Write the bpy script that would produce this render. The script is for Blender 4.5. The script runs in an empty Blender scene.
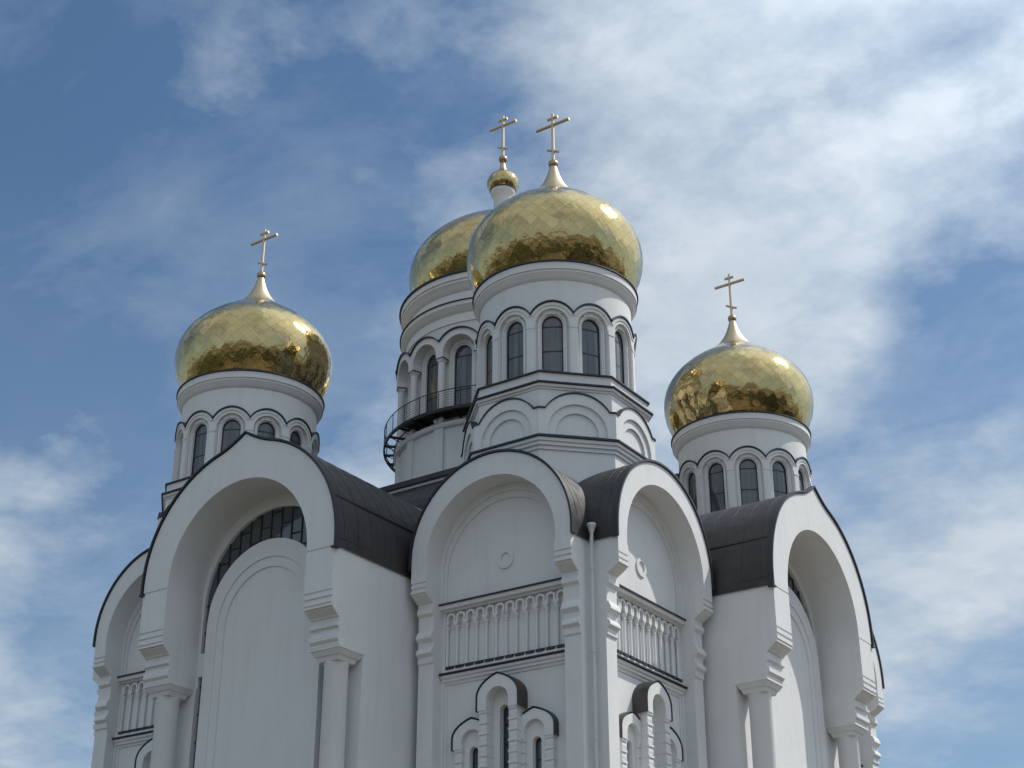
import bpy, bmesh, math, random
from math import sin, cos, pi, radians, sqrt
from mathutils import Vector, Matrix
random.seed(7)
S = bpy.context.scene

# ------------------------------------------------------------------ camera
YAW, PITCH, FPX = -0.5984, 0.4602, 1577.2
fw = Vector((sin(YAW)*cos(PITCH), cos(YAW)*cos(PITCH), sin(PITCH)))
cam = bpy.data.objects.new('camera', bpy.data.cameras.new('camera'))
S.collection.objects.link(cam)
cam.location = (46.126, -66.665, 1.6)
cam.rotation_euler = fw.to_track_quat('-Z', 'Y').to_euler()
cam.data.sensor_width = 36
cam.data.lens = FPX/1024*36
cam.data.clip_end = 6000
S.camera = cam
S.render.resolution_x, S.render.resolution_y = 1024, 768

# ------------------------------------------------------------------ light
SUN_AZ, SUN_EL = 52.5, 53.0                      # degrees from +X towards +Y, and up
sd = Vector((cos(radians(SUN_AZ))*cos(radians(SUN_EL)), sin(radians(SUN_AZ))*cos(radians(SUN_EL)), sin(radians(SUN_EL))))
sun = bpy.data.objects.new('sun', bpy.data.lights.new('sun', 'SUN'))
S.collection.objects.link(sun)
sun.rotation_euler = sd.to_track_quat('Z', 'Y').to_euler()
sun.data.energy = 3.2
sun.data.angle = radians(0.6)
sun.data.color = (1.0, 0.95, 0.88)
S.view_settings.view_transform = 'Standard'
S.view_settings.look = 'None'
S.view_settings.exposure = 0.2
S.view_settings.gamma = 1

W = bpy.data.worlds.new('World'); S.world = W; W.use_nodes = True
nt = W.node_tree; nt.nodes.clear()
def N(t, **kw):
    n = nt.nodes.new(t)
    for k, v in kw.items(): setattr(n, k, v)
    return n
def LK(a, b): nt.links.new(a, b)
def MA(op, a, b=None, clamp=False):
    n = N('ShaderNodeMath', operation=op); n.use_clamp = clamp
    for i, v in enumerate((a, b)):
        if v is None: continue
        if isinstance(v, (int, float)): n.inputs[i].default_value = v
        else: LK(v, n.inputs[i])
    return n.outputs[0]
def VM(op, a, b):
    n = N('ShaderNodeVectorMath', operation=op)
    for i, v in enumerate((a, b)):
        if isinstance(v, (tuple, Vector)): n.inputs[i].default_value = v
        else: LK(v, n.inputs[i])
    return n.outputs[1] if op == 'DOT_PRODUCT' else n.outputs[0]
sky = N('ShaderNodeTexSky', sky_type='NISHITA'); sky.sun_disc = False
sky.sun_elevation = radians(SUN_EL); sky.sun_rotation = radians(90-SUN_AZ)
sky.air_density = 1.0; sky.dust_density = 1.2; sky.ozone_density = 1.5
SKY = 0.075
tc = N('ShaderNodeTexCoord'); D = tc.outputs['Generated']
sx = N('ShaderNodeSeparateXYZ'); LK(D, sx.inputs[0])
h = MA('ADD', MA('MAXIMUM', sx.outputs[2], 0.0), 0.22)
px = MA('DIVIDE', sx.outputs[0], h); py = MA('DIVIDE', sx.outputs[1], h)
cb = N('ShaderNodeCombineXYZ'); LK(px, cb.inputs[0]); LK(py, cb.inputs[1]); cb.inputs[2].default_value = 3.7
def noise(vec, scale, detail, rough, dist=0.0):
    n = N('ShaderNodeTexNoise'); n.inputs['Scale'].default_value = scale
    n.inputs['Detail'].default_value = detail; n.inputs['Roughness'].default_value = rough
    n.inputs['Distortion'].default_value = dist; LK(vec, n.inputs['Vector']); return n.outputs['Fac']
n1 = noise(cb.outputs[0], 2.6, 10, 0.55, 0.15)
n2 = noise(cb.outputs[0], 9.0, 9, 0.60, 0.1)
nv = noise(VM('MULTIPLY', cb.outputs[0], (1.0, 1.3, 1.0)), 4.0, 10, 0.62, 0.3)
def blob(d, width, amount):                     # a cloud bank (or a gap) round a direction of the sky
    dd = VM('DOT_PRODUCT', D, Vector(d).normalized())
    a = MA('DIVIDE', MA('SUBTRACT', dd, cos(radians(width))), 1-cos(radians(width)), True)
    a = MA('MULTIPLY', MA('MULTIPLY', a, a), MA('SUBTRACT', 3.0, MA('MULTIPLY', a, 2.0)))
    return MA('MULTIPLY', a, amount)
def sdir(x, y):                                  # direction of the sky by azimuth offset and elevation, in degrees
    az = YAW+radians(x); el = radians(y); return (sin(az)*cos(el), cos(az)*cos(el), sin(el))
BLOBS = [(180, 55, 75, .20), (75, 45, 50, .20), (13, 37, 13, .24), (7, 27, 8, .12), (14, 19, 6, .07), (8, 19, 6, .05), (-19.5, 19.5, 5, .11), (-19, 14.5, 5, .03),
         (-17, 28, 11, -.13), (-8.5, 33, 6, -.09), (18.5, 28, 4.2, -.14), (15.5, 24.8, 3, -.05), (-14, 17, 6, -.12), (-4.5, 22, 4, .10), (17, 20.5, 5, .10)]
dens = MA('ADD', MA('MULTIPLY', n1, 0.58), MA('MULTIPLY', n2, 0.42))
for bx_, by_, wd, am in BLOBS:
    dens = MA('ADD', dens, blob(sdir(bx_, by_), wd, am))
cl = MA('MULTIPLY', MA('SUBTRACT', dens, 0.46), 4.2, True)
veil = MA('MULTIPLY', MA('MULTIPLY', MA('SUBTRACT', nv, 0.44), 4.0, True), 0.26)
low = MA('MULTIPLY', MA('SUBTRACT', 0.55, sx.outputs[2]), 0.62, True)      # thin haze towards the horizon
veil = MA('ADD', MA('ADD', veil, low), 0.02)
cl = MA('ADD', MA('MULTIPLY', cl, MA('SUBTRACT', 0.95, veil)), veil)
n3 = noise(cb.outputs[0], 7.5, 9, 0.58, 0.2)
cr = N('ShaderNodeMix', data_type='RGBA')
cr.inputs['A'].default_value = (5.2, 6.3, 7.5, 1); cr.inputs['B'].default_value = (7.9, 8.65, 9.3, 1)
LK(MA('MULTIPLY', MA('SUBTRACT', MA('ADD', MA('MULTIPLY', n3, .6), MA('MULTIPLY', dens, .4)), 0.43), 3.6, True), cr.inputs['Factor'])
mx = N('ShaderNodeMix', data_type='RGBA')
tint = N('ShaderNodeMix', data_type='RGBA', blend_type='MULTIPLY'); tint.inputs['Factor'].default_value = 1
LK(sky.outputs[0], tint.inputs['A']); tint.inputs['B'].default_value = (.74, .98, 1.12, 1)
glow = N('ShaderNodeVectorMath', operation='SCALE')                       # clouds between us and the sun scatter more light forward
LK(cr.outputs['Result'], glow.inputs[0]); LK(MA('ADD', blob(tuple(sd), 55, .9), 1.0), glow.inputs['Scale'])
LK(cl, mx.inputs['Factor']); LK(tint.outputs['Result'], mx.inputs['A']); LK(glow.outputs[0], mx.inputs['B'])
bg = N('ShaderNodeBackground'); bg.inputs[1].default_value = SKY
LK(mx.outputs['Result'], bg.inputs[0])
wo = N('ShaderNodeOutputWorld'); LK(bg.outputs[0], wo.inputs[0])

# ------------------------------------------------------------------ materials
def mat(name, color, rough=0.5, metal=0.0, spec=0.5):
    m = bpy.data.materials.new(name); m.use_nodes = True
    b = m.node_tree.nodes['Principled BSDF']
    b.inputs['Base Color'].default_value = (*color, 1); b.inputs['Roughness'].default_value = rough
    b.inputs['Metallic'].default_value = metal; b.inputs['Specular IOR Level'].default_value = spec
    return m, m.node_tree, b
def mnoise(t, scale, detail=4, rough=0.55, vec='Object', stretch=None):
    c = t.nodes.new('ShaderNodeTexCoord'); n = t.nodes.new('ShaderNodeTexNoise')
    n.inputs['Scale'].default_value = scale; n.inputs['Detail'].default_value = detail; n.inputs['Roughness'].default_value = rough
    src = c.outputs[vec]
    if stretch:
        mp = t.nodes.new('ShaderNodeMapping'); mp.inputs['Scale'].default_value = stretch
        t.links.new(src, mp.inputs[0]); src = mp.outputs[0]
    t.links.new(src, n.inputs['Vector']); return n.outputs['Fac']
def ramp(t, fac, stops):
    r = t.nodes.new('ShaderNodeValToRGB'); e = r.color_ramp.elements
    e[0].position, e[0].color = stops[0][0], (*stops[0][1], 1)
    e[1].position, e[1].color = stops[-1][0], (*stops[-1][1], 1)
    for p, c in stops[1:-1]:
        k = e.new(p); k.color = (*c, 1)
    t.links.new(fac, r.inputs[0]); return r.outputs[0]
def bump(t, b, h, strength, dist, prev=None):
    n = t.nodes.new('ShaderNodeBump'); n.inputs['Strength'].default_value = strength; n.inputs['Distance'].default_value = dist
    t.links.new(h, n.inputs['Height'])
    if prev: t.links.new(prev, n.inputs['Normal'])
    t.links.new(n.outputs[0], b.inputs['Normal']); return n.outputs[0]
def mul(t, a, c, f):
    m = t.nodes.new('ShaderNodeMix'); m.data_type = 'RGBA'; m.blend_type = 'MULTIPLY'; m.inputs['Factor'].default_value = f
    t.links.new(a, m.inputs['A']); t.links.new(c, m.inputs['B']); return m.outputs['Result']

PLASTER, t, b = mat('white_plaster', (.74, .74, .74), 0.85, 0, .25)
base = ramp(t, mnoise(t, .55, 6, .6), [(.3, (.725, .728, .735)), (.55, (.75, .752, .758)), (.75, (.77, .77, .772))])
streak = ramp(t, mnoise(t, 1.0, 6, .62, stretch=(2.6, 2.6, .22)), [(.34, (.86, .855, .84)), (.5, (1, 1, 1))])
spots = ramp(t, mnoise(t, 7, 5, .7), [(.3, (.94, .94, .935)), (.55, (1, 1, 1))])
t.links.new(mul(t, mul(t, base, streak, .28), spots, .5), b.inputs['Base Color'])
p = bump(t, b, mnoise(t, 26, 5, .65), .28, .012); bump(t, b, mnoise(t, 1.6, 3, .5), .25, .05, p)

METAL, t, b = mat('dark_sheet_metal', (.045, .043, .044), .5, .0, .5)
base = ramp(t, mnoise(t, 1.3, 6, .6), [(.3, (.025, .024, .026)), (.7, (.045, .041, .042))])
t.links.new(base, b.inputs['Base Color'])
t.links.new(ramp(t, mnoise(t, 2.5, 4, .6), [(.3, (.36,)*3), (.7, (.56,)*3)]), b.inputs['Roughness'])
bump(t, b, mnoise(t, 1.8, 3, .5), .4, .06)
EDGE, t, b = mat('dark_metal_edging', (.025, .026, .032), .5, .0, .5)
ROOFBR, t, b = mat('brown_sheet_metal', (.05, .043, .040), .5, 0, .5)
bump(t, b, mnoise(t, 2.8, 3, .5), .4, .05)

def gold(name, rough, c0, c1):
    m, t, b = mat(name, c0, rough, 1.0, .5)
    g = t.nodes.new('ShaderNodeAttribute'); g.attribute_name = 'tile'
    uv = t.nodes.new('ShaderNodeUVMap'); sp = t.nodes.new('ShaderNodeSeparateXYZ'); t.links.new(uv.outputs[0], sp.inputs[0])
    def mm(op, x, y):
        n = t.nodes.new('ShaderNodeMath'); n.operation = op
        for i, v in enumerate((x, y)):
            if isinstance(v, (int, float)): n.inputs[i].default_value = v
            else: t.links.new(v, n.inputs[i])
        return n.outputs[0]
    e_ = mm('MINIMUM', mm('MINIMUM', sp.outputs[0], mm('SUBTRACT', 1.0, sp.outputs[0])), mm('MINIMUM', sp.outputs[1], mm('SUBTRACT', 1.0, sp.outputs[1])))
    seam = ramp(t, e_, [(.0, (.74, .72, .68)), (.045, (1, 1, 1))])
    t.links.new(mul(t, ramp(t, g.outputs['Fac'], [(0, c0), (1, c1)]), seam, 1.0), b.inputs['Base Color'])
    p = bump(t, b, mnoise(t, 1.7, 2, .5), .34, .10)
    bump(t, b, mnoise(t, 5.0, 2, .5), .3, .03, p)
    return m
GOLD = gold('gilded_tiles', .13, (.50, .385, .175), (.58, .455, .225))
GOLDS, t, b = mat('smooth_gilding', (.52, .43, .28), .40, 1.0)
bump(t, b, mnoise(t, 2.5, 2, .5), .2, .04)
CROSSM, t, b = mat('cross_gilding', (.64, .53, .39), .5, .85)
ORBM, t, b = mat('orb_copper', (.42, .28, .17), .35, 1.0)
GLASS, t, b = mat('window_glass', (.075, .088, .10), .05, 0, .9)
bump(t, b, mnoise(t, 1.1, 2, .5), .15, .05)
FRAME, t, b = mat('window_frame_metal', (.02, .02, .022), .5)
PIPE, t, b = mat('pale_pipe', (.62, .63, .64), .45)
STEEL, t, b = mat('dark_steel', (.02, .02, .023), .5, .2)

# ------------------------------------------------------------------ mesh helpers
planar = lambda u, d, z: (u, -d, z)
def cyl(R0, phase=-90.0):
    p = radians(phase)
    return lambda u, d, z: (d*cos(p+u/R0), d*sin(p+u/R0), z)

class MB:
    def __init__(s, f=planar): s.v = []; s.f = []; s.m = []; s.map = f; s.cur = 0
    def P(s, u, d, z): s.v.append(s.map(u, d, z)); return len(s.v)-1
    def F(s, *ids): s.f.append(ids); s.m.append(s.cur)
    def band(s, A, B, d0, d1, closed=False):
        """solid between two planar paths A and B of (u, z), from depth d0 (back) to d1 (front)"""
        n = len(A)
        q = [(s.P(a[0], d0, a[1]), s.P(a[0], d1, a[1]), s.P(b_[0], d0, b_[1]), s.P(b_[0], d1, b_[1])) for a, b_ in zip(A, B)]
        for i in range(n if closed else n-1):
            p, r = q[i], q[(i+1) % n]
            s.F(p[1], r[1], r[3], p[3]); s.F(p[0], p[2], r[2], r[0]); s.F(p[0], r[0], r[1], p[1]); s.F(p[2], p[3], r[3], r[2])
        if not closed:
            p, r = q[0], q[-1]
            s.F(p[0], p[1], p[3], p[2]); s.F(r[0], r[2], r[3], r[1])
    def box(s, u0, u1, d0, d1, z0, z1, du=None):
        k = 1 if not du else max(1, math.ceil((u1-u0)/du))
        us = [u0+(u1-u0)*i/k for i in range(k+1)]
        s.band([(u, z0) for u in us], [(u, z1) for u in us], d0, d1)
    def frustum(s, uc, dc, hu0, hd0, z0, hu1, hd1, z1):
        a = [s.P(uc+x*hu0, dc+y*hd0, z0) for x, y in ((-1,-1),(1,-1),(1,1),(-1,1))]
        c = [s.P(uc+x*hu1, dc+y*hd1, z1) for x, y in ((-1,-1),(1,-1),(1,1),(-1,1))]
        s.F(*a[::-1]); s.F(*c)
        for i in range(4): s.F(a[i], a[(i+1) % 4], c[(i+1) % 4], c[i])
    def prism(s, prof, u0, u1, du=None):
        """profile of (d, z), swept along u"""
        k = 1 if not du else max(1, math.ceil((u1-u0)/du))
        rows = [[s.P(u0+(u1-u0)*i/k, d, z) for d, z in prof] for i in range(k+1)]
        n = len(prof)
        for i in range(k):
            for j in range(n): s.F(rows[i][j], rows[i][(j+1) % n], rows[i+1][(j+1) % n], rows[i+1][j])
        s.F(*rows[0][::-1]); s.F(*rows[-1])
    def wall(s, u0, u1, z0, top, openings, d0, d1, du=None):
        """wall with arched openings (uc, half width, sill z, spring z); top is a number or a function of u"""
        tf = top if callable(top) else (lambda u: top)
        def strip(a, c, lo, hi, k):
            us = [a+(c-a)*i/k for i in range(k+1)]
            s.band([(u, lo(u)) for u in us], [(u, hi(u)) for u in us], d0, d1)
        x = u0
        kk = lambda a, c: max(1, math.ceil((c-a)/du)) if du else (1 if not callable(top) else max(2, math.ceil((c-a)/.12)))
        for uc, hw, zb, zs in sorted(openings):
            if uc-hw > x+1e-6: strip(x, uc-hw, lambda u: z0, tf, kk(x, uc-hw))
            if zb > z0: strip(uc-hw, uc+hw, lambda u: z0, lambda u: zb, kk(uc-hw, uc+hw))
            us = [uc-hw*cos(pi*i/16) for i in range(17)]
            s.band([(u, zs+sqrt(max(0, hw*hw-(u-uc)**2))) for u in us], [(u, tf(u)) for u in us], d0, d1)
            x = uc+hw
        if u1 > x+1e-6: strip(x, u1, lambda u: z0, tf, kk(x, u1))
    def lathe(s, prof, n=64, c=(0, 0), a0=0.0, a1=360.0, closed_prof=False):
        """profile of (r, z) turned about the vertical axis (ignores the map)"""
        full = abs(a1-a0-360) < 1e-6
        m = n if full else n+1
        rows = []
        for r, z in prof:
            row = []
            for i in range(m):
                a = radians(a0+(a1-a0)*i/n); s.v.append((c[0]+r*cos(a), c[1]+r*sin(a), z)); row.append(len(s.v)-1)
            rows.append(row)
        k = len(prof)
        for j in range(k if closed_prof else k-1):
            A, B = rows[j], rows[(j+1) % k]
            for i in range(n): s.F(A[i], A[(i+1) % m], B[(i+1) % m], B[i])
        if not full and closed_prof:
            s.F(*[r_[0] for r_ in rows]); s.F(*[r_[-1] for r_ in rows][::-1])
    def poly(s, prof, R=1.0, n=8, ph=22.5):
        """regular polygon lathe: profile (circumradius, z)"""
        s.lathe(prof, n, a0=ph, a1=ph+360)
    def tube(s, pts, r, n=10, r1=None):
        pts = [Vector(p) for p in pts]; rows = []
        for i, p in enumerate(pts):
            tdir = (pts[min(i+1, len(pts)-1)]-pts[max(i-1, 0)]).normalized()
            a = tdir.cross(Vector((0, 0, 1)) if abs(tdir.z) < .95 else Vector((1, 0, 0))).normalized(); c = tdir.cross(a)
            rr = r if r1 is None else r+(r1-r)*i/(len(pts)-1)
            row = []
            for k in range(n):
                w = p+rr*(a*cos(2*pi*k/n)+c*sin(2*pi*k/n)); s.v.append(tuple(w)); row.append(len(s.v)-1)
            rows.append(row)
        for i in range(len(rows)-1):
            for k in range(n): s.F(rows[i][k], rows[i][(k+1) % n], rows[i+1][(k+1) % n], rows[i+1][k])
        s.F(*rows[0][::-1]); s.F(*rows[-1])
    def mesh(s, name, mats, smooth=True, ang=32, recalc=True):
        me = bpy.data.meshes.new(name); me.from_pydata(s.v, [], s.f)
        for m in mats: me.materials.append(m)
        for p_, mi in zip(me.polygons, s.m): p_.material_index = mi
        bm = bmesh.new(); bm.from_mesh(me)
        bmesh.ops.remove_doubles(bm, verts=bm.verts, dist=1e-5)
        if recalc: bmesh.ops.recalc_face_normals(bm, faces=bm.faces)
        bm.to_mesh(me); bm.free()
        if smooth:
            for p_ in me.polygons: p_.use_smooth = True
            me.set_sharp_from_angle(angle=radians(ang))
        return me

COL = S.collection
def obj(name, me, parent=None, loc=(0, 0, 0), rz=0.0, label=None):
    o = bpy.data.objects.new(name, me); COL.objects.link(o)
    o.location = loc; o.rotation_euler = (0, 0, radians(rz)); o.parent = parent
    if label: o['label'] = label
    return o
KIDS = {}
def sub(name, me, parent, loc=(0, 0, 0), rz=0.0, label=None):
    o = obj(name, me, parent, loc, rz, label); KIDS.setdefault(parent.name, []).append(o); return o

def arc(R, zc, a0, a1, n, uc=0.0):
    return [(uc+R*cos(radians(a0+(a1-a0)*i/n)), zc+R*sin(radians(a0+(a1-a0)*i/n))) for i in range(n+1)]
def arch_path(R, zc, zb, n=40):               # up, over and down
    return [(-R, zb)]+arc(R, zc, 180, 0, n)+[(R, zb)]
def offset(path, k):
    out = []
    for i, p_ in enumerate(path):
        a = Vector(path[max(i-1, 0)]); c = Vector(path[min(i+1, len(path)-1)]); t_ = (c-a).normalized()
        out.append((p_[0]-t_.y*k, p_[1]+t_.x*k))
    return out

# ------------------------------------------------------------------ ground and world around
A, B = 10.0, 9.9326
gm, t, b = mat('paved_ground', (.16, .14, .12), .9)
t.links.new(ramp(t, mnoise(t, .045, 8, .65), [(.38, (.03, .038, .02)), (.5, (.10, .08, .055)), (.62, (.24, .20, .15))]), b.inputs['Base Color'])
g = MB(); g.v = [(-3000, -3000, 0), (3000, -3000, 0), (3000, 3000, 0), (-3000, 3000, 0)]; g.F(0, 1, 2, 3)
o = obj('ground', g.mesh('ground', [gm], False)); o['kind'] = 'structure'

CA = bpy.data.objects.new('cathedral', None); COL.objects.link(CA)
CA['label'] = 'white five-domed Orthodox cathedral with golden onion domes and dark metal vaulted roofs'
CA['category'] = 'cathedral'

# ------------------------------------------------------------------ main body
PL, PR = 20.18, 18.35
WL, WR = 5.55, 5.48
m = MB()
def cube(m, x0, x1, y0, y1, z0, z1):
    m.map = lambda u, d, z: (u, d, z); m.box(x0, x1, y0, y1, z0, z1); m.map = planar
cube(m, -8.2, 8.2, -8.2, 8.2, 0, 26.5)
cube(m, -WL, WL, -(PL-2.6), -8.0, 0, 24.7)
cube(m, 8.0, PR-2.6, -WR, WR, 0, 24.7)
cube(m, -WL, WL, 8.0, PL-2.6, 0, 24.7)
cube(m, -(PR-2.6), -8.0, -WR, WR, 0, 24.7)
obj('main_body', m.mesh('main_body', [PLASTER], False), CA)

# ------------------------------------------------------------------ transept facade
def ogee(w, zc, tip):
    """outer outline of the big gable: round arch with a pointed ogee tip"""
    pts = arc(w, zc, 180, 0, 64)
    out = []
    x0 = 1.5
    for x, z in pts:
        if abs(x) < x0:
            q = (x0-abs(x))/x0
            z0 = zc+sqrt(w*w-x0*x0); sl = x0/sqrt(w*w-x0*x0)
            H = tip-z0
            z = z0 + sl*x0*q*(1-q)*1.0 + (H)*(q**1.9)
        out.append((x, z))
    return out
def transept(P, w, wi):
    m = MB()
    zs = 24.58
    out = [(-w, zs)]+ogee(w, 24.95, 31.02)+[(w, zs)]
    k = len(out)-2
    inn = [(-wi, zs)]+arc(wi, 24.75, 180, 0, k-1)+[(wi, zs)]
    m.band(inn, out, P-2.6, P)
    prof = [(P, zs), (P-.05, zs-.02), (P-.05, zs-.055), (P, zs-.07), (P, 22.70), (P-.06, 22.68), (P-.06, 22.63), (P, 22.61), (P, 22.43), (P-.07, 22.41), (P-.07, 22.34), (P, 22.31), (P, 22.14), (P-.05, 22.12), (P-.05, 22.06), (P-.02, 22.0), (P-.14, 21.97), (P-.16, 21.92),
            (P-.44, 21.72), (P-.46, 21.67), (P-.55, 21.65), (P-.55, 21.42), (P-.45, 21.36), (P-.45, 21.26), (P-.58, 21.20), (P-.58, 20.98), (P-.49, 20.93), (P-.49, 20.74),
            (P-.60, 20.62), (P-.60, 20.5), (P-2.6, 20.5), (P-2.6, zs)]
    for s_ in (-1, 1):
        a, c = sorted((s_*wi, s_*w)); m.prism(prof, a, c)
        a, c = sorted((s_*(wi-.12), s_*w)); m.box(a, c, P-2.6, P-2.13, 0, 20.5)
    # rim of the great window
    m.band(arch_path(wi-.13, 24.3, 20.5), arch_path(wi+.02, 24.75, 20.5), P-2.6, P-2.23)
    for s_ in (-1, 1):
        a, c = sorted((s_*3.2, s_*(wi-.11))); m.box(a, c, P-2.45, P-2.2, 21.0, 22.05)
    wall = m.mesh('transept_facade', [PLASTER])
    # column
    c = MB(); cx, cd = (wi+w)/2, P-1.40
    c.lathe([(.0, 0), (.72, 0), (.72, .6), (.56, .75), (.50, 1.0), (.50, 19.86), (.52, 19.9), (.52, 20.0), (0, 20.0)], 32)
    col = c.mesh('column', [PLASTER])
    c = MB()
    c.frustum(0, 0, .52, .52, 19.98, .60, .60, 20.18); c.frustum(0, 0, .64, .64, 20.18, .77, .77, 20.40); c.frustum(0, 0, .80, .80, 20.40, .80, .80, 20.52)
    c2 = c.mesh('capital', [PLASTER])
    # panel with two arched mouldings
    q = MB(); hw, zc, df = 3.38, 23.22, P-1.94
    q.wall(-hw, hw, 0, lambda u: zc+sqrt(max(0, hw*hw-u*u)), [(0, 2.78, 1.5, 23.0)], P-2.40, df)
    q.wall(-2.82, 2.82, 0, lambda u: 23.0+sqrt(max(0, 2.82**2-u*u)), [(0, 2.37, 2.0, 22.96)], P-2.40, df-.06)
    q.box(-2.42, 2.42, P-2.42, df-.13, 0, 22.96); q.band(arc(2.42, 22.96, 180, 0, 32), [(x, 22.96) for x, z in arc(2.42, 22.96, 180, 0, 32)], P-2.42, df-.13)
    pan = q.mesh('wall_panel', [PLASTER])
    # glass with staggered lead bars
    gl = MB(); R = wi-.05; zc = 24.35
    gl.band(arch_path(R, zc, 0.5), [(x, .4) for x, z in arch_path(R, zc, 0.5)], P-2.55, P-2.40)
    gl.cur = 1
    top = lambda x: zc+sqrt(max(0, R*R-x*x))
    n = 13; du = 2*R/n
    for i in range(1, n):
        x = -R+i*du
        gl.box(x-.028, x+.028, P-2.42, P-2.355, 0.5, top(x))
    for i in range(n):
        x = -R+i*du
        z = 2.0+(i % 2)*.62
        while z < max(top(x), top(x+du)):
            if z < min(top(x+.02), top(x+du-.02)) + .3: gl.box(x, x+du, P-2.42, P-2.36, z-.028, z+.028)
            z += 1.24
    gm_ = gl.mesh('transept_window', [GLASS, FRAME])
    # metal edging along the gable
    e = MB(); path = [(-w-.05, 24.50)]+[(x, z) for x, z in offset(out, .045)]+[(w+.05, 24.50)]
    e.band(path, offset(path, .085), P-.2, P+.09)
    for s_ in (-1, 1): e.box(min(s_*(w-.1), s_*(w+.2)), max(s_*(w-.1), s_*(w+.2)), P-.2, P+.11, 24.44, 24.51)
    ed = e.mesh('gable_edging', [EDGE])
    # vaulted roof
    r = MB(); stations = [0.0, .25, .5, .8, 1.15, 1.6, 2.1, 2.7]
    n = len(ogee(w, 24.95, 31.02)); rows = []
    base = arc(w+.06, 24.95, 180, 0, n-1); og = offset(ogee(w, 24.95, 31.02), .08)
    def station(y, q):
        row = [r.P(-w-.075, y, 24.56), r.P(-w-.06, y, 24.95)]
        for (bx, bz), (ox, oz) in zip(base, og): row.append(r.P(bx*(1-q)+ox*q, y, bz*(1-q)+oz*q))
        row += [r.P(w+.06, y, 24.95), r.P(w+.075, y, 24.56)]
        return row
    for st in stations:
        q_ = max(0, 1-st/2.7); rows.append(station(P-.02-st, q_*q_*(3-2*q_)))
    y = P-2.7
    while y > 1: rows.append(station(y, 0)); y -= 1.2
    rows.append(station(0, 0))
    for a_, c_ in zip(rows, rows[1:]):
        for i in range(len(a_)-1): r.F(a_[i], a_[i+1], c_[i+1], c_[i])
    # raised seams
    for y in [P-.55-k*.92 for k in range(16)]:
        if y < 3: break
        q_ = max(0, 1-(P-y)/2.7); q_ = q_*q_*(3-2*q_)
        pth = [(bx*(1-q_)+ox*q_, bz*(1-q_)+oz*q_) for (bx, bz), (ox, oz) in zip(base, og)]
        r.band(pth, offset(pth, .012), y-.008, y+.008)
    for s_ in (-1, 1):
        x = sqrt((w+.06)**2-2.0**2)*s_; r.box(min(x, x+.05*s_), max(x, x+.05*s_), 3, P-.1, 26.93, 26.98)
    rf = r.mesh('vault_roof', [METAL], True, 30, recalc=True)
    return wall, col, c2, pan, gm_, ed, rf, cx, cd
TR = {}
for key, P, w, wi in (('L', PL, WL, 4.05), ('R', PR, WR, 3.93)):
    TR[key] = transept(P, w, wi)
def place_transept(key, rz, label):
    wall, col, c2, pan, gm_, ed, rf, cx, cd = TR[key]
    o = obj('transept_facade', wall, CA, rz=rz, label=label)
    for s_ in (-1, 1):
        sub('column', col, o, (s_*cx, -cd, 0)); sub('capital', c2, o, (s_*cx, -cd, 0))
    sub('wall_panel', pan, o); sub('transept_window', gm_, o, label='dark glazing with staggered bars showing round the white panel'); sub('gable_edging', ed, o)
    obj('vault_roof', rf, CA, rz=rz, label='dark sheet metal barrel roof over the transept')
    return o
place_transept('L', 0, 'transept front with ogee gable, left of the corner chapel, in shade')
place_transept('R', 90, 'transept front with ogee gable, right of the corner chapel, partly sunlit')
obj('vault_roof', TR['L'][6], CA, rz=180); obj('vault_roof', TR['R'][6], CA, rz=270)

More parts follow.
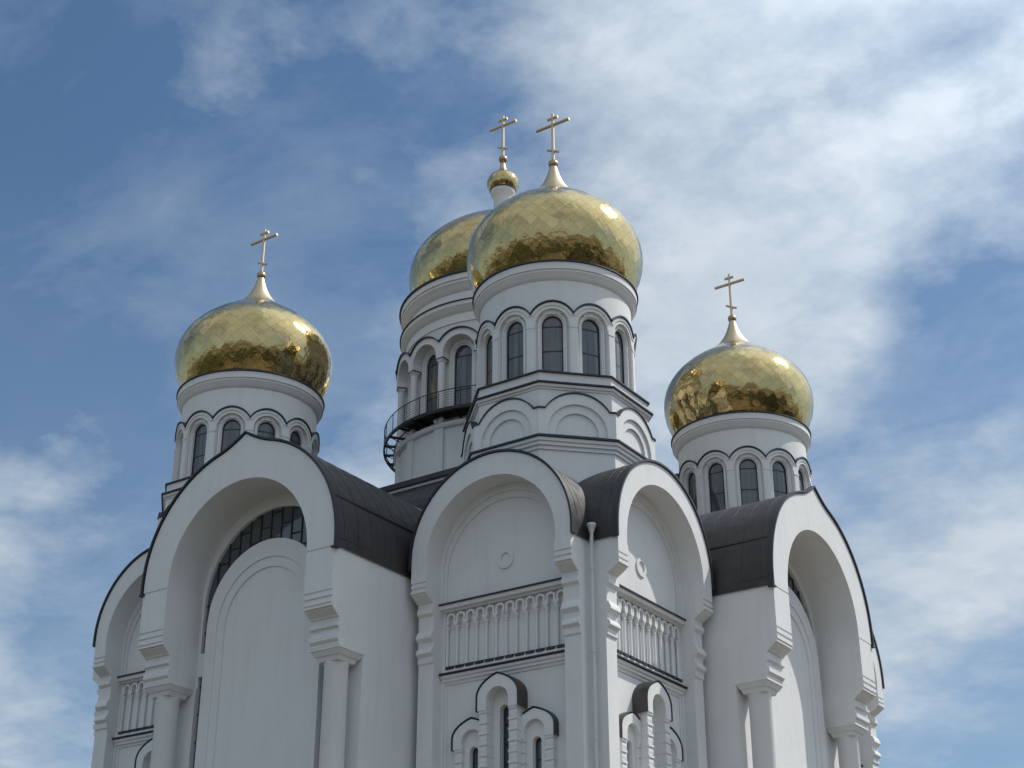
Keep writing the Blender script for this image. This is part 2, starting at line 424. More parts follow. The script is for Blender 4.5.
# ------------------------------------------------------------------ chapel facade
def chapel_meshes():
    R = {}
    m = MB(); w, wi = 4.09, 3.35
    zs = 24.6
    m.band(arch_path(wi, 24.9, zs, 48), arch_path(w, 25.17, zs, 48), 3.85, 5.5)
    prof = [(5.5, zs), (5.5, 24.14), (5.44, 24.12), (5.44, 24.07), (5.5, 24.05), (5.5, 23.90), (5.43, 23.88), (5.43, 23.82), (5.51, 23.79), (5.51, 23.66), (5.40, 23.62), (5.38, 23.57), (5.06, 23.36), (4.94, 23.30), (4.94, 23.10),
            (5.0, 23.08), (5.02, 22.86), (4.88, 22.74), (4.88, 22.10), (4.95, 22.08), (5.06, 21.86), (5.06, 21.76), (4.88, 21.60), (4.88, 21.34),
            (4.95, 21.32), (5.02, 21.20), (5.02, 21.10), (4.88, 20.98), (4.88, 20.72), (4.81, 20.66), (4.81, 0), (3.85, 0), (3.85, zs)]
    for s_ in (-1, 1):
        a, c = sorted((s_*(wi-.06), s_*w)); m.prism(prof, a, c)
    slits = [(-1.55, .19, 14.2, 16.8), (0, .2, 14.2, 18.3), (1.55, .19, 14.2, 16.8)]
    m.wall(-wi-.1, wi+.1, 0, 20.2, slits, 3.85, 4.15)
    m.box(-wi-.1, wi+.1, 3.85, 4.08, 20.2, 23.2)
    zt = [(x, z) for x, z in arc(3.5, 24.75, 180, 0, 48)]
    m.band([(-3.5, 23.2)]+zt+[(3.5, 23.2)], [(x, 23.2) for x, z in [(-3.5, 0)]+zt+[(3.5, 0)]], 3.85, 4.20)
    # stepped arch mouldings of the tympanum
    m.band(arch_path(3.06, 24.56, 23.3, 48), arch_path(3.30, 24.62, 23.3, 48), 4.18, 4.29)
    m.band(arch_path(3.2, 24.72, 23.3, 48), arch_path(3.45, 24.82, 23.3, 48), 4.18, 4.40)
    # side frames under the frieze
    for s_ in (-1, 1):
        a, c = sorted((s_*3.0, s_*3.4)); m.box(a, c, 4.1, 4.19, 0, 19.95); a, c = sorted((s_*3.14, s_*3.4)); m.box(a, c, 4.1, 4.25, 0, 20.1)
        m.box(a, c, 4.05, 4.2, 20.2, 23.1)
    # triple window surround
    for uc, half, zsp in ((0, .55, 18.6), (-1.55, .47, 17.15), (1.55, .47, 17.15)):
        pass
    R['wall'] = m.mesh('chapel_facade', [PLASTER])
    # medallion ring
    q = MB(); q.band([(.25*cos(a), 24.86+.27*sin(a)) for a in [2*pi*i/32 for i in range(32)]], [(.41*cos(a), 24.86+.43*sin(a)) for a in [2*pi*i/32 for i in range(32)]], 4.18, 4.265, True)
    R['ring'] = q.mesh('medallion_ring', [PLASTER])
    # ledges
    q = MB(); q.prism([(4.05, 23.0), (4.26, 23.0), (4.30, 23.06), (4.42, 23.09), (4.48, 23.10), (4.50, 23.26), (4.05, 23.26)], -3.36, 3.36)
    q.cur = 1; q.prism([(4.05, 23.265), (4.57, 23.265), (4.57, 23.33), (4.05, 23.40)], -3.4, 3.4)
    R['ledge1'] = q.mesh('upper_ledge', [PLASTER, EDGE])
    q = MB(); q.prism([(4.05, 19.80), (4.2, 19.80), (4.22, 19.90), (4.30, 19.94), (4.30, 20.04), (4.38, 20.08), (4.38, 20.20), (4.05, 20.22)], -3.24, 3.24)
    q.prism([(4.05, 20.30), (4.36, 20.30), (4.36, 20.42), (4.05, 20.44)], -3.2, 3.2)
    q.cur = 1; q.prism([(4.05, 20.225), (4.48, 20.225), (4.48, 20.28), (4.05, 20.297)], -3.28, 3.28)
    n = 12; du = .51
    for i in range(n):
        u = (i-5.5)*du; q.prism([(4.06, 20.43), (4.40, 20.43), (4.40, 20.55), (4.06, 20.66)], u-.175, u+.175)
    R['ledge2'] = q.mesh('lower_ledge', [PLASTER, EDGE])
    # frieze of little arches
    q = MB()
    for i in range(n):
        u = (i-5.5)*du
        def shp(R_, zc, zb): return [(u-R_, zb)]+arc(R_, zc, 180, 0, 10, u)+[(u+R_, zb)]
        q.band(shp(.14, 22.70, 22.55), shp(.235, 22.70, 22.55), 4.06, 4.30)
        for s_ in (-1, 1): q.band([(u+s_*.10, 22.55), (u+s_*.17, 22.40)], [(u+s_*.255, 22.55), (u+s_*.255, 22.34)], 4.06, 4.30)
    R['arches'] = q.mesh('arched_frieze', [PLASTER])
    q = MB(); q.v = []
    q.lathe([(0, 20.42), (.115, 20.42), (.115, 20.52), (.08, 20.56), (.062, 20.64), (.062, 22.10), (.088, 22.13), (.064, 22.17), (.07, 22.20), (.125, 22.30), (.125, 22.36), (0, 22.36)], 14)
    R['colonnette'] = q.mesh('colonnette', [PLASTER])
    # kokoshnik window hoods
    def keel(hw, zb, zapex, n=14):
        zc = zb+(zapex-zb)*.38
        left = []
        for i in range(n+1):
            a = pi/2*i/n
            x = -hw*cos(a)**.92 if i < n else 0.0
            z = zc+(zapex-zc)*(sin(a)*.80+.20*(i/n)**3.2)
            left.append((x, z))
        return [(-hw, zb)]+left+[(-x, z) for x, z in left[::-1][1:]]+[(hw, zb)]
    def hood(name, hw, zb, za, ri, zc, d1, pil_out, side=0):
        q = MB(); out = keel(hw-.05, zb, za-.07); k = len(out)
        inn = [(-ri, zb)]+arc(ri, zc, 180, 0, k-3)+[(ri, zb)]
        q.band(inn, out, 4.1, d1)
        # niche back plate, a little behind the hood, open for the slit
        slit = .19 if hw < 1 else .2
        zsl = 16.8 if hw < 1 else 18.3
        q.wall(-ri-.02, ri+.02, 13.5, lambda u: zc+sqrt(max(0, (ri+.02)**2-u*u))-.0, [(0, slit+.02, 14.2, zsl)], 4.1, 4.24 if hw < 1 else 4.3)
        # little piers with bulging courses
        for s_ in (-1, 1):
            z = zb
            k_ = 0
            c0 = (ri+pil_out)/2; hw_ = (pil_out-ri)/2
            while z > 13.6:
                a, c = s_*(c0-hw_), s_*(c0+hw_); a, c = min(a, c), max(a, c)
                if k_ % 2 == 0:
                    q.box(a-.02, c+.02, 4.1, d1-.035, z-.10, z); z -= .10
                else:
                    q.prism([(4.1, z-.34), (d1-.09, z-.34), (d1-.07, z-.24), (d1-.06, z-.17), (d1-.07, z-.10), (d1-.09, z), (4.1, z)], a, c); z -= .34
                k_ += 1
        q.cur = 1
        path = keel(hw-.015, zb-.02, za-.02)
        if side: path = [p_ for p_ in path if p_[0]*side < .60]
        q.band(path, offset(path, .035), 4.1, d1+.04)
        return q.mesh(name, [PLASTER, ROOFBR])
    R['hood_c'] = hood('window_hood', 1.03, 18.26, 19.76, .55, 18.62, 4.84, .92)
    for sd_, nm in ((1, 'hood_l'), (-1, 'hood_r')): R[nm] = hood('window_hood', .97, 16.93, 18.18, .50, 17.18, 4.46, .86, sd_)
    def slit(hw, z0, zs_):
        q = MB(); q.band(arch_path(hw, zs_, z0, 12), [(x, z0-.01) for x, z in arch_path(hw, zs_, z0, 12)], 3.9, 3.98)
        q.cur = 1
        q.band(arch_path(hw-.035, zs_, z0, 12), arch_path(hw+.0, zs_, z0, 12), 3.98, 4.03)
        z = z0+.3
        while z < zs_: q.box(-hw, hw, 3.98, 4.02, z-.03, z+.03); z += .82
        return q.mesh('window', [GLASS, FRAME])
    R['slit_c'] = slit(.22, 14.2, 18.3); R['slit_s'] = slit(.21, 14.2, 16.8)
    # gable edging
    e = MB(); path = arch_path(w+.03, 25.17, 24.75, 48)
    e.band(path, offset(path, .09), 5.3, 5.58)
    R['edging'] = e.mesh('gable_edging', [EDGE])
    # roof
    r = MB(); arcp = arc(w+.06, 25.17, 180, 0, 48)
    path = [(-w-.07, 24.78), (-w-.06, 25.5)]+[p_ for p_ in arcp if p_[1] > 25.95]+[(w+.06, 25.5), (w+.07, 24.78)]
    for sg, far in ((1, 5.48), (-1, 6.2)):               # outer part runs back to the groin, inner part runs on to the main roof
        rows = [[r.P(x, sg*far, z) for x, z in path], [r.P(x, sg*min(far, abs(x)), z) for x, z in path]]
        for i in range(len(path)-1): r.F(rows[0][i], rows[0][i+1], rows[1][i+1], rows[1][i])
    for k in range(2):
        y = 5.02-k*.42; r.band(path[1:-1], offset(path[1:-1], .012), y-.008, y+.008)
    R['roof'] = r.mesh('vault_roof', [METAL], True, 30)
    return R
CH = chapel_meshes()
def chapel_facade(cx, cy, rz, label, roof_label):
    o = obj('chapel_facade', CH['wall'], CA, (cx, cy, 0), rz, label)
    sub('medallion_ring', CH['ring'], o); sub('ledge', CH['ledge1'], o, label='upper ledge with dark metal capping'); sub('ledge', CH['ledge2'], o, label='lower ledge with dark sills under the frieze')
    sub('arched_frieze', CH['arches'], o)
    for i in range(13): sub('colonnette', CH['colonnette'], o, ((i-6)*.51, -4.17, 0))
    sub('window_hood', CH['hood_c'], o, label='tall middle keel-shaped hood'); sub('window', CH['slit_c'], o, label='tall middle slit window')
    for s_ in (-1.55, 1.55): sub('window_hood', CH['hood_l' if s_ < 0 else 'hood_r'], o, (s_, 0, 0)); sub('window', CH['slit_s'], o, (s_, 0, 0))
    sub('gable_edging', CH['edging'], o)
    obj('vault_roof', CH['roof'], CA, (cx, cy, 0), rz, roof_label)

# ------------------------------------------------------------------ chapel core with octagonal tier
m = MB(); cube(m, -3.9, 3.9, -3.9, 3.9, 0, 24.9)
core = m.mesh('chapel_walls', [PLASTER], False)
c8 = cos(radians(22.5))
m = MB()
m.poly([(4.42, 25.0), (4.42, 29.62), (4.50, 29.62), (4.50, 29.76), (4.60, 29.80), (4.60, 29.93), (4.68, 29.97), (4.68, 30.12), (4.3, 30.13)])
m.poly([(4.3, 30.1), (4.30, 32.60), (4.36, 32.62), (4.36, 32.70), (4.45, 32.72), (4.47, 32.84), (4.3, 32.85)])
m.poly([(4.3, 32.8), (4.30, 33.44), (3.4, 33.44)])
for k in range(8):
    m.map = (lambda kk: (lambda u, d, z: (u*cos(radians(45*kk))+d*sin(radians(45*kk)), u*sin(radians(45*kk))-d*cos(radians(45*kk)), z)))(k)
    ap = 4.57*c8; hwf = 4.57*sin(radians(22.5))
    def top(u): return 30.66+sqrt(max(0, 1.70**2-u*u)) if abs(u) < 1.50 else 31.54
    us = [-hwf+2*hwf*i/40 for i in range(41)]
    m.wall(-hwf, hwf, 30.1, top, [(0, 1.36, 30.1, 30.50)], ap-.3, ap, None)
    m.wall(-1.43, 1.43, 30.1, lambda u: 30.50+sqrt(max(0, 1.43**2-u*u)), [(0, .96, 30.1, 30.5)], ap-.3, ap-.10)
    m.wall(-1.0, 1.0, 30.1, lambda u: 30.5+sqrt(max(0, 1-u*u)), [], ap-.3, ap-.2)
tier = m.mesh('octagonal_tier', [PLASTER])
m = MB()
m.poly([(4.3, 30.135), (4.77, 30.135), (4.77, 30.22), (4.2, 30.50)])
m.poly([(4.3, 32.86), (4.56, 32.86), (4.56, 32.93), (4.2, 33.0)])
m.poly([(4.25, 33.445), (4.41, 33.445), (4.41, 33.51), (3.5, 33.58)])
for k in range(8):
    m.map = (lambda kk: (lambda u, d, z: (u*cos(radians(45*kk))+d*sin(radians(45*kk)), u*sin(radians(45*kk))-d*cos(radians(45*kk)), z)))(k)
    pth = [(-hwf-.01, 31.545), (-1.46, 31.545)]+[(x, z) for x, z in arc(1.70, 30.67, 180, 0, 60) if z > 31.56 and abs(x) < 1.5]+[(1.46, 31.545), (hwf+.01, 31.545)]
    m.band(pth, [(x, z+.065) for x, z in pth], ap-.3, ap+.06)
tiertrim = m.mesh('tier_edging', [EDGE])

# ------------------------------------------------------------------ drums
def drum_meshes(nb, R_ref, win_hw, win_sill, win_spring, Rw, arch_c, arch_r, arch_in, in_c, Rout, lev, top_prof, deep, base_z):
    """nb bays; returns drum wall, window, hood edging"""
    half = R_ref*pi/nb
    def hoodtop(u): return arch_c+sqrt(max(.01, arch_r**2-u*u))
    m = MB()
    for k in range(nb):
        m.map = cyl(R_ref, -90+360.0/nb*k)
        m.wall(-half, half, base_z, hoodtop, [(0, win_hw, win_sill, win_spring)], Rw-.05, Rw+.17, .12)
        m.wall(-half, half, lev, hoodtop, [(0, arch_in, lev, in_c)], Rw+.1, Rout, .12)
        if not deep:
            # narrow pilaster and impost between bays, inner roll moulding
            m.band(arch_path(win_hw+.07, win_spring, base_z, 16), arch_path(win_hw+.15, win_spring, base_z, 16), Rw+.1, Rw+.24)
            for s_ in (-1, 1):
                a, c = sorted((s_*half, s_*(half-.16))); m.box(a, c, Rw+.1, Rout+.03, base_z, in_c-.15)
                a, c = sorted((s_*half, s_*(half-.21))); m.box(a, c, Rw+.1, Rout+.05, in_c-.2, in_c-.08)
                a, c = sorted((s_*half, s_*(half-.18))); m.box(a, c, Rw+.1, Rout+.025, in_c-.08, in_c+.08)
            # raised outer archivolt
            ph = [(x, z) for x, z in arc(arch_r-.03, arch_c, 180, 0, 60) if abs(x) <= half+1e-3 and z > arch_c]
            pi_ = [(x*(arch_r-.17)/(arch_r-.03), arch_c+(z-arch_c)*(arch_r-.17)/(arch_r-.03)) for x, z in ph]
            m.band(pi_, ph, Rout-.03, Rout+.04)
        else:
            m.band(arch_path(win_hw+.12, win_spring, base_z, 16), arch_path(win_hw+.26, win_spring, base_z, 16), Rw+.1, Rw+.25)
    m.map = planar
    m.lathe(top_prof, 96)
    wall = m.mesh('drum', [PLASTER])
    w = MB(cyl(R_ref)); w.band(arch_path(win_hw+.03, win_spring, win_sill-.05, 16), [(x, win_sill-.06) for x, z in arch_path(win_hw+.03, win_spring, 0, 16)], Rw-.04, Rw+.02)
    w.cur = 1
    w.band(arch_path(win_hw-.055, win_spring, win_sill, 16), arch_path(win_hw+.02, win_spring, win_sill, 16), Rw, Rw+.06)
    for z in (win_spring-.02, win_spring-(win_spring-win_sill)*.52): w.box(-win_hw, win_hw, Rw, Rw+.055, z-.035, z+.035)
    for k in (-1, 1): w.box(k*win_hw*.33-.006, k*win_hw*.33+.006, Rw, Rw+.025, win_sill, win_spring)
    for k in range(1, 8):
        z = win_sill+(win_spring-win_sill)*k/8; w.box(-win_hw, win_hw, Rw, Rw+.025, z-.006, z+.006)
    win = w.mesh('window', [GLASS, FRAME])
    e = MB()
    for k in range(nb):
        e.map = cyl(R_ref, -90+360.0/nb*k)
        ph = [(u, hoodtop(u)) for u in [-half+2*half*i/32 for i in range(33)]]
        e.band(ph, [(x, z+.075) for x, z in ph], Rw+.05, Rout+.10)
    return wall, win, e.mesh('hood_edging', [EDGE])
def ring_mesh(name, prof, mats, n=96):
    q = MB(); q.lathe(prof, n, closed_prof=True); return q.mesh(name, mats)

corner = drum_meshes(12, 3.80, .53, 33.7, 36.16, 3.42, 36.13, 1.13, .78, 36.16, 3.80, 33.3,
    [(3.66, 36.72), (3.66, 38.50), (3.72, 38.53), (3.80, 38.66), (3.88, 38.80), (3.92, 38.86), (3.92, 38.94), (3.98, 38.97), (3.98, 39.32), (3.2, 39.33)], False, 33.3)
corner_ring = ring_mesh('cornice_edging', [(3.3, 39.335), (4.05, 39.335), (4.05, 39.40), (3.3, 39.44)], [EDGE])
central = drum_meshes(16, 6.10, .60, 37.2, 41.12, 5.22, 40.93, 1.49, .98, 41.08, 6.05, 40.9,
    [(5.45, 41.8), (5.45, 42.6), (5.50, 43.08), (5.56, 43.10), (5.56, 43.62), (5.62, 43.66), (5.74, 43.80), (5.86, 43.98), (5.88, 44.0), (5.88, 44.22), (5.5, 44.3), (5.5, 45.0), (5.58, 45.05), (5.70, 45.25), (5.82, 45.42), (5.86, 45.46), (5.86, 45.58), (5.94, 45.62), (5.94, 45.95), (4.9, 46.0)], True, 37.0)

# ------------------------------------------------------------------ domes
PROF = [(3.62, 39.36), (3.82, 39.7), (4.03, 40.15), (4.20, 40.6), (4.30, 41.0), (4.35, 41.4), (4.35, 41.8), (4.29, 42.2), (4.17, 42.6), (3.97, 43.0), (3.69, 43.4), (3.32, 43.8),
        (2.86, 44.2), (2.33, 44.58), (1.80, 44.92), (1.36, 45.24), (1.02, 45.55), (.76, 45.88), (.55, 46.22), (.38, 46.6), (.25, 47.0), (.16, 47.35)]
def resample(prof, step, zmax=None):
    # Catmull-Rom through the profile, then even arc length
    P_ = [Vector(p_) for p_ in prof]; pts = []
    for i in range(len(P_)-1):
        p0, p1, p2, p3 = P_[max(i-1, 0)], P_[i], P_[i+1], P_[min(i+2, len(P_)-1)]
        for k in range(12):
            t_ = k/12; pts.append(.5*((2*p1)+(-p0+p2)*t_+(2*p0-5*p1+4*p2-p3)*t_*t_+(-p0+3*p1-3*p2+p3)*t_**3))
    pts.append(P_[-1])
    out = [pts[0]]; acc = 0
    for a_, c_ in zip(pts, pts[1:]):
        L = (c_-a_).length
        while acc+L >= step:
            f_ = (step-acc)/L; a_ = a_+(c_-a_)*f_; out.append(a_.copy()); L = (c_-a_).length; acc = 0
        acc += L
    return out, pts
def dome_mesh(name, prof, n, step, z_split, seed, scale=1.0, z0=39.36, newz=None, tilt=.020, zs=None):
    rnd = random.Random(seed)
    zs = zs or scale
    pr = [(r*scale, (z-z0)*zs+(newz if newz is not None else z0)) for r, z in prof]
    zsplit = (z_split-z0)*zs+(newz if newz is not None else z0)
    rows, fine = resample(pr, step)
    rows = [p_ for p_ in rows if p_.y < zsplit]
    if len(rows) % 2 == 0: rows.pop()
    def nrm(i, a):
        a_ = rows[max(i-1, 0)]; c_ = rows[min(i+1, len(rows)-1)]; t_ = (c_-a_).normalized()
        return Vector((t_.y*cos(a), t_.y*sin(a), -t_.x))
    vs = []; ns = []; idx = []
    for j, p_ in enumerate(rows):
        row = []
        for k in range(n):
            a = 2*pi*(k+(.5 if j % 2 else 0))/n
            row.append(len(vs)); vs.append((p_.x*cos(a), p_.x*sin(a), p_.y)); ns.append(nrm(j, a))
        idx.append(row)
    faces = []
    for j in range(len(rows)-1):
        for k in range(n):
            if j % 2 == 0: l, r_ = idx[j+1][k-1], idx[j+1][k]
            else: l, r_ = idx[j+1][k], idx[j+1][(k+1) % n]
            if j+2 < len(rows): faces.append((idx[j][k], r_, idx[j+2][k], l))
            else: faces.append((idx[j][k], r_, l))
    for k in range(n): faces.append((idx[0][k], idx[0][(k+1) % n], idx[1][k]))
    nt_ = len(faces)
    # smooth spire
    top = [rows[-1]]+[p_ for p_ in fine if p_.y > rows[-1].y+.02]
    base_i = len(vs); m_ = 40
    sp = []
    for i, p_ in enumerate(top):
        a_ = top[max(i-1, 0)]; c_ = top[min(i+1, len(top)-1)]; t_ = (c_-a_).normalized(); row = []
        for k in range(m_):
            a = 2*pi*k/m_; row.append(len(vs)); vs.append(((p_.x+.006)*cos(a), (p_.x+.006)*sin(a), p_.y)); ns.append(Vector((t_.y*cos(a), t_.y*sin(a), -t_.x)))
        sp.append(row)
    for r0_, r1_ in zip(sp, sp[1:]):
        for k in range(m_): faces.append((r0_[k], r0_[(k+1) % m_], r1_[(k+1) % m_], r1_[k]))
    me = bpy.data.meshes.new(name); me.from_pydata(vs, [], faces)
    me.materials.append(GOLD); me.materials.append(GOLDS)
    att = me.attributes.new('tile', 'FLOAT', 'FACE'); uvl = me.uv_layers.new(name='tile_uv')
    for pl in me.polygons:
        for k, li in enumerate(pl.loop_indices): uvl.data[li].uv = ((0, 0), (1, 0), (1, 1), (0, 1))[k] if len(pl.vertices) == 4 else (.5, .5)
    ln = []
    for i, pl in enumerate(me.polygons):
        pl.use_smooth = True; pl.material_index = 0 if i < nt_ else 1
        att.data[i].value = rnd.random()
        if i < nt_:
            tl = Vector((rnd.gauss(0, tilt), rnd.gauss(0, tilt), rnd.gauss(0, tilt)))
            fn = pl.normal
            for v in pl.vertices: ln.append((ns[v]*.72+fn*.28+tl).normalized())
        else:
            for v in pl.vertices: ln.append(ns[v].normalized())
    me.normals_split_custom_set(ln)
    return me
def cross_mesh(z0, sc=1.0, hw=1.0):
    """three-bar cross on an orb; z0 is the centre of the orb"""
    q = MB(); z = lambda k: z0+k*sc
    q.tube([(0, 0, z(.12)), (0, 0, z(3.12))], .085*sc, 12, .075*sc)
    q.tube([(-hw, 0, z(2.44)), (hw, 0, z(2.44))], .09*sc, 12)
    q.tube([(-.30*sc, 0, z(2.86)), (.30*sc, 0, z(2.86))], .085*sc, 12)
    q.tube([(-.32*sc, 0, z(1.0)), (.32*sc, 0, z(.66))], .075*sc, 12)
    q.cur = 1
    q.lathe([(.02, z0-(.26*sc))]+[((.26*sc)*cos(a), z0+(.26*sc)*sin(a)) for a in [radians(-80+16*i) for i in range(11)]]+[(.02, z0+(.26*sc))], 20)
    q.lathe([(.11*sc, z0-.38*sc), (.15*sc, z0-.29*sc), (.10*sc, z0-.2*sc)], 20)
    return q.mesh('cross', [CROSSM, ORBM])
crossm = cross_mesh(47.45)

towers = [(A, -B, 'nearest corner tower, in the middle of the front', True), (-A, -B, 'left corner tower', True), (A, B, 'right corner tower', True), (-A, B, None, False)]
for i, (cx, cy, lb, full) in enumerate(towers):
    obj('chapel_walls', core, CA, (cx, cy, 0))
    o = obj('octagonal_tier', tier, CA, (cx, cy, 0)); sub('tier_edging', tiertrim, o)
    o = obj('drum', corner[0], CA, (cx, cy, 0), 0, lb and 'white drum of the '+lb)
    sub('hood_edging', corner[2], o); sub('cornice_edging', corner_ring, o)
    for k in range(12): sub('window', corner[1], o, (0, 0, 0), 30*k)
    dm = dome_mesh('dome', PROF, 40, .335, 45.35, 11+i)
    o = obj('dome', dm, CA, (cx, cy, 0), 0, lb and 'golden onion dome of the '+lb)
    sub('cross', crossm, o)
chapel_facade(A, -B, 0, 'front of the nearest corner chapel left of the downpipe, in shade', 'dark barrel roof behind the left gable of the nearest chapel')
chapel_facade(A, -B, 90, 'front of the nearest corner chapel right of the downpipe, half sunlit', 'dark barrel roof behind the right gable of the nearest chapel')
chapel_facade(-A+.17, -B, 0, 'front of the far left corner chapel', None)
chapel_facade(A, B-.17, 90, 'front of the far right corner chapel', None)
for cx, cy, rz in ((-A, -B, 270), (A, B, 180), (-A, B, 180), (-A, B, 270)):
    o = obj('chapel_facade', CH['wall'], CA, (cx, cy, 0), rz)
    obj('vault_roof', CH['roof'], CA, (cx, cy, 0), rz)

# ------------------------------------------------------------------ downpipe
q = MB()
x, y = A+4.38, -B-4.38
q.tube([(x, y, 0), (x, y, 24.3), (x+.01, y-.01, 24.55), (x+.07, y-.07, 24.85), (x+.08, y-.08, 25.05)], .075, 14)
q.v_off = 0
q.lathe([(.09, 25.0), (.10, 25.06), (.175, 25.28), (.195, 25.30), (.195, 25.40), (.165, 25.40), (.155, 25.32)], 20, (x+.08, y-.08))
for z in (6, 9.5, 13, 16.5, 20, 23.5): q.lathe([(.085, z-.05), (.10, z-.05), (.10, z+.05), (.085, z+.05)], 16, (x, y))
obj('downpipe', q.mesh('downpipe', [PIPE]), CA, label='pale downpipe with funnel head in the corner between the two fronts')

# ------------------------------------------------------------------ central tower
m = MB()
m.poly([(7.45, 25), (7.45, 33.32), (7.0, 33.33)])
obj('podium', m.mesh('podium', [PLASTER], False), CA, label='white octagonal podium under the central tower')
m = MB(); m.poly([(7.0, 33.33), (7.66, 33.33), (7.66, 33.60), (5.0, 34.35)])
m.poly([(7.4, 33.16), (7.48, 33.16), (8.6, 31.9), (8.7, 31.55), (8.7, 31.2), (7.4, 31.2)])
obj('podium_roof', m.mesh('podium_roof', [METAL], False), CA, label='dark sheet metal skirt roof round the central tower')
m = MB()
m.lathe([(5.80, 33.0), (5.80, 36.68), (5.97, 36.70), (6.03, 36.76), (6.05, 36.82), (6.05, 36.94), (5.9, 36.96), (5.45, 36.98), (5.45, 37.4)], 96)
for k in range(16):
    m.map = cyl(5.9, -90+22.5*k); m.box(-.29, .29, 5.7, 5.96, 33.5, 36.68, .15)
    m.prism([(5.35, 36.95), (5.80, 36.95), (5.85, 37.05), (5.98, 37.1), (6.02, 37.26), (5.35, 37.3)], -.30, .30, .2)
base_o = obj('tower_base', m.mesh('tower_base', [PLASTER]), CA, label='round white base below the balcony of the central tower')
o = obj('drum', central[0], CA, (0, 0, 0), 11.25, 'large white central drum with free columns and arched windows, behind the nearest tower')
sub('hood_edging', central[2], o)
for k in range(16): sub('window', central[1], o, (0, 0, 0), 22.5*k)
q = MB(); q.lathe([(0, 37.0), (.25, 37.0), (.25, 37.2), (.19, 37.28), (.19, 40.68), (.23, 40.72), (.20, 40.76), (0, 40.78)], 20); colm = q.mesh('column', [PLASTER])
q = MB(); q.map = lambda u, d, z: (u, -d, z); q.frustum(0, 0, .19, .19, 40.76, .235, .235, 40.90); q.cur = 1; q.box(-.26, .26, -.26, .26, 40.87, 40.925); capm = q.mesh('capital', [PLASTER, EDGE])
q = MB(cyl(6.1)); q.prism([(5.3, 40.925), (6.0, 40.925), (6.05, 41.1), (6.05, 41.3), (5.3, 41.3)], -.24, .24, .2)
impm = q.mesh('impost', [PLASTER])
for k in range(16):
    a = 11.25+22.5*k; ar = radians(-90+a)
    sub('column', colm, o, (5.78*cos(ar), 5.78*sin(ar), 0), a); sub('capital', capm, o, (5.78*cos(ar), 5.78*sin(ar), 0), a); sub('impost', impm, o, (0, 0, 0), a)
sub('cornice_edging', ring_mesh('cornice_edging', [(4.9, 45.97), (6.04, 45.97), (6.04, 46.06), (4.9, 46.3)], [EDGE]), o, label='upper dark metal cornice edge')
sub('cornice_edging', ring_mesh('cornice_edging', [(5.4, 44.225), (5.96, 44.225), (5.96, 44.27), (5.4, 44.5)], [EDGE]), o, label='lower dark metal cornice edge')
CS = 1.27
o = obj('dome', dome_mesh('dome', [p_ for p_ in PROF if p_[1] < 44.95]+[(1.2, 45.1), (.5, 45.15)], 56, .30, 45.0, 31, CS, 39.36, 46.1, zs=1.08), CA, (0, 0, 0), 0, 'largest golden dome, partly hidden behind the nearest dome')
q = MB()
q.lathe([(.56, 51.5), (.56, 52.4), (.56, 54.3), (.60, 54.42), (.72, 54.62), (.76, 54.72), (.76, 54.86), (.4, 54.9)], 40)
lan = obj('lantern', q.mesh('lantern', [PLASTER]), CA, label='small white lantern on top of the central dome')
LP = [(.76, 54.88), (.88, 55.05), (.97, 55.28), (.98, 55.5), (.92, 55.75), (.76, 55.98), (.54, 56.16), (.36, 56.32), (.23, 56.5), (.16, 56.76), (.12, 57.1)]
sub('cupola', dome_mesh('cupola', LP, 18, .2, 56.4, 41, 1.0, 54.88, 54.88), lan, label='tiny golden cupola')
sub('cross', cross_mesh(57.25, 1.04, .98), lan)
sub('cupola_edging', ring_mesh('cupola_edging', [(.5, 54.87), (.80, 54.87), (.80, 54.93), (.5, 54.95)], [EDGE], 40), lan)

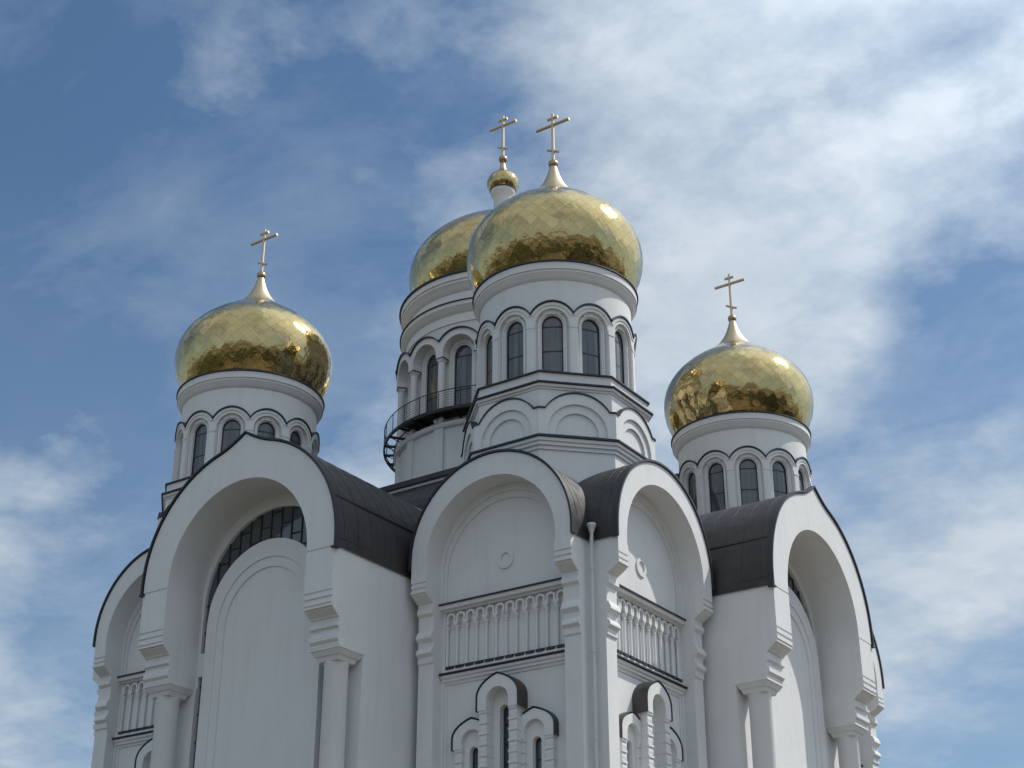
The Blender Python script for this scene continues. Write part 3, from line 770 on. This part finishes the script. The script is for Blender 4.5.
# balcony round the central drum
zf = 37.40
q = MB()
q.lathe([(5.3, zf), (6.60, zf), (6.60, zf+.05), (5.3, zf+.05)], 60, a0=-112, a1=80, closed_prof=True)
q.lathe([(6.56, zf-.10), (6.66, zf-.10), (6.66, zf+.08), (6.56, zf+.08)], 120, closed_prof=True)
q.lathe([(6.0, zf-.06), (6.05, zf-.06), (6.05, zf), (6.0, zf)], 96, closed_prof=True)
bal = obj('balcony', q.mesh('balcony', [STEEL]), CA, label='dark steel balcony ring round the central drum')
br = MB(); br.box(-.04, .04, 5.3, 6.62, zf-.14, zf-.005)
br.tube([(0, -6.0, zf-.30), (0, -6.58, zf-.10)], .022, 6)
brm = br.mesh('bracket', [STEEL])
for k in range(32): sub('bracket', brm, bal, (0, 0, 0), 11.25*k)
r_ = MB()
for z, rad_ in ((zf+1.10, .028), (zf+.94, .007), (zf+.79, .007), (zf+.64, .007), (zf+.49, .007), (zf+.34, .007), (zf+.2, .007)):
    r_.lathe([(6.62+rad_*cos(a), z+rad_*sin(a)) for a in [2*pi*i/8 for i in range(8)]], 128, closed_prof=True)
for k in range(32):
    a = radians(11.25*k+4); r_.tube([(6.62*cos(a), 6.62*sin(a), zf), (6.62*cos(a), 6.62*sin(a), zf+1.10)], .022, 6)
sub('railing', r_.mesh('railing', [STEEL]), bal)

# ------------------------------------------------------------------ belt of trees round the square, mirrored in the domes
fm, t, b = mat('dark_foliage', (.035, .05, .022), .8)
t.links.new(ramp(t, mnoise(t, .25, 5, .6), [(.3, (.015, .024, .010)), (.7, (.06, .08, .03))]), b.inputs['Base Color'])
rnd = random.Random(5)
bm = bmesh.new(); bmesh.ops.create_icosphere(bm, subdivisions=2, radius=1)
tv = [v.co.copy() for v in bm.verts]; tf = [[v.index for v in f_.verts] for f_ in bm.faces]; bm.free()
vs = []; fs = []
for i in range(420):
    a = rnd.uniform(0, 2*pi); d = rnd.uniform(95, 210); hgt = rnd.uniform(11, 20); c = Vector((d*cos(a), d*sin(a), 0))
    if (c-Vector((46, -67, 0))).length < 30: continue
    for k in range(4):
        o_ = c+Vector((rnd.uniform(-3, 3), rnd.uniform(-3, 3), hgt*rnd.uniform(.3, .75))); n0 = len(vs)
        for v in tv: vs.append((o_.x+v.x*hgt*.24+rnd.gauss(0, .5), o_.y+v.y*hgt*.24+rnd.gauss(0, .5), o_.z+v.z*hgt*.3+rnd.gauss(0, .5)))
        fs += [[n0+q_ for q_ in f_] for f_ in tf]
me = bpy.data.meshes.new('woodland'); me.from_pydata(vs, [], fs); me.materials.append(fm)
o = obj('woodland', me); o['kind'] = 'stuff'; o['label'] = 'dark belt of trees round the square, mirrored low in the golden domes'; o['category'] = 'trees'
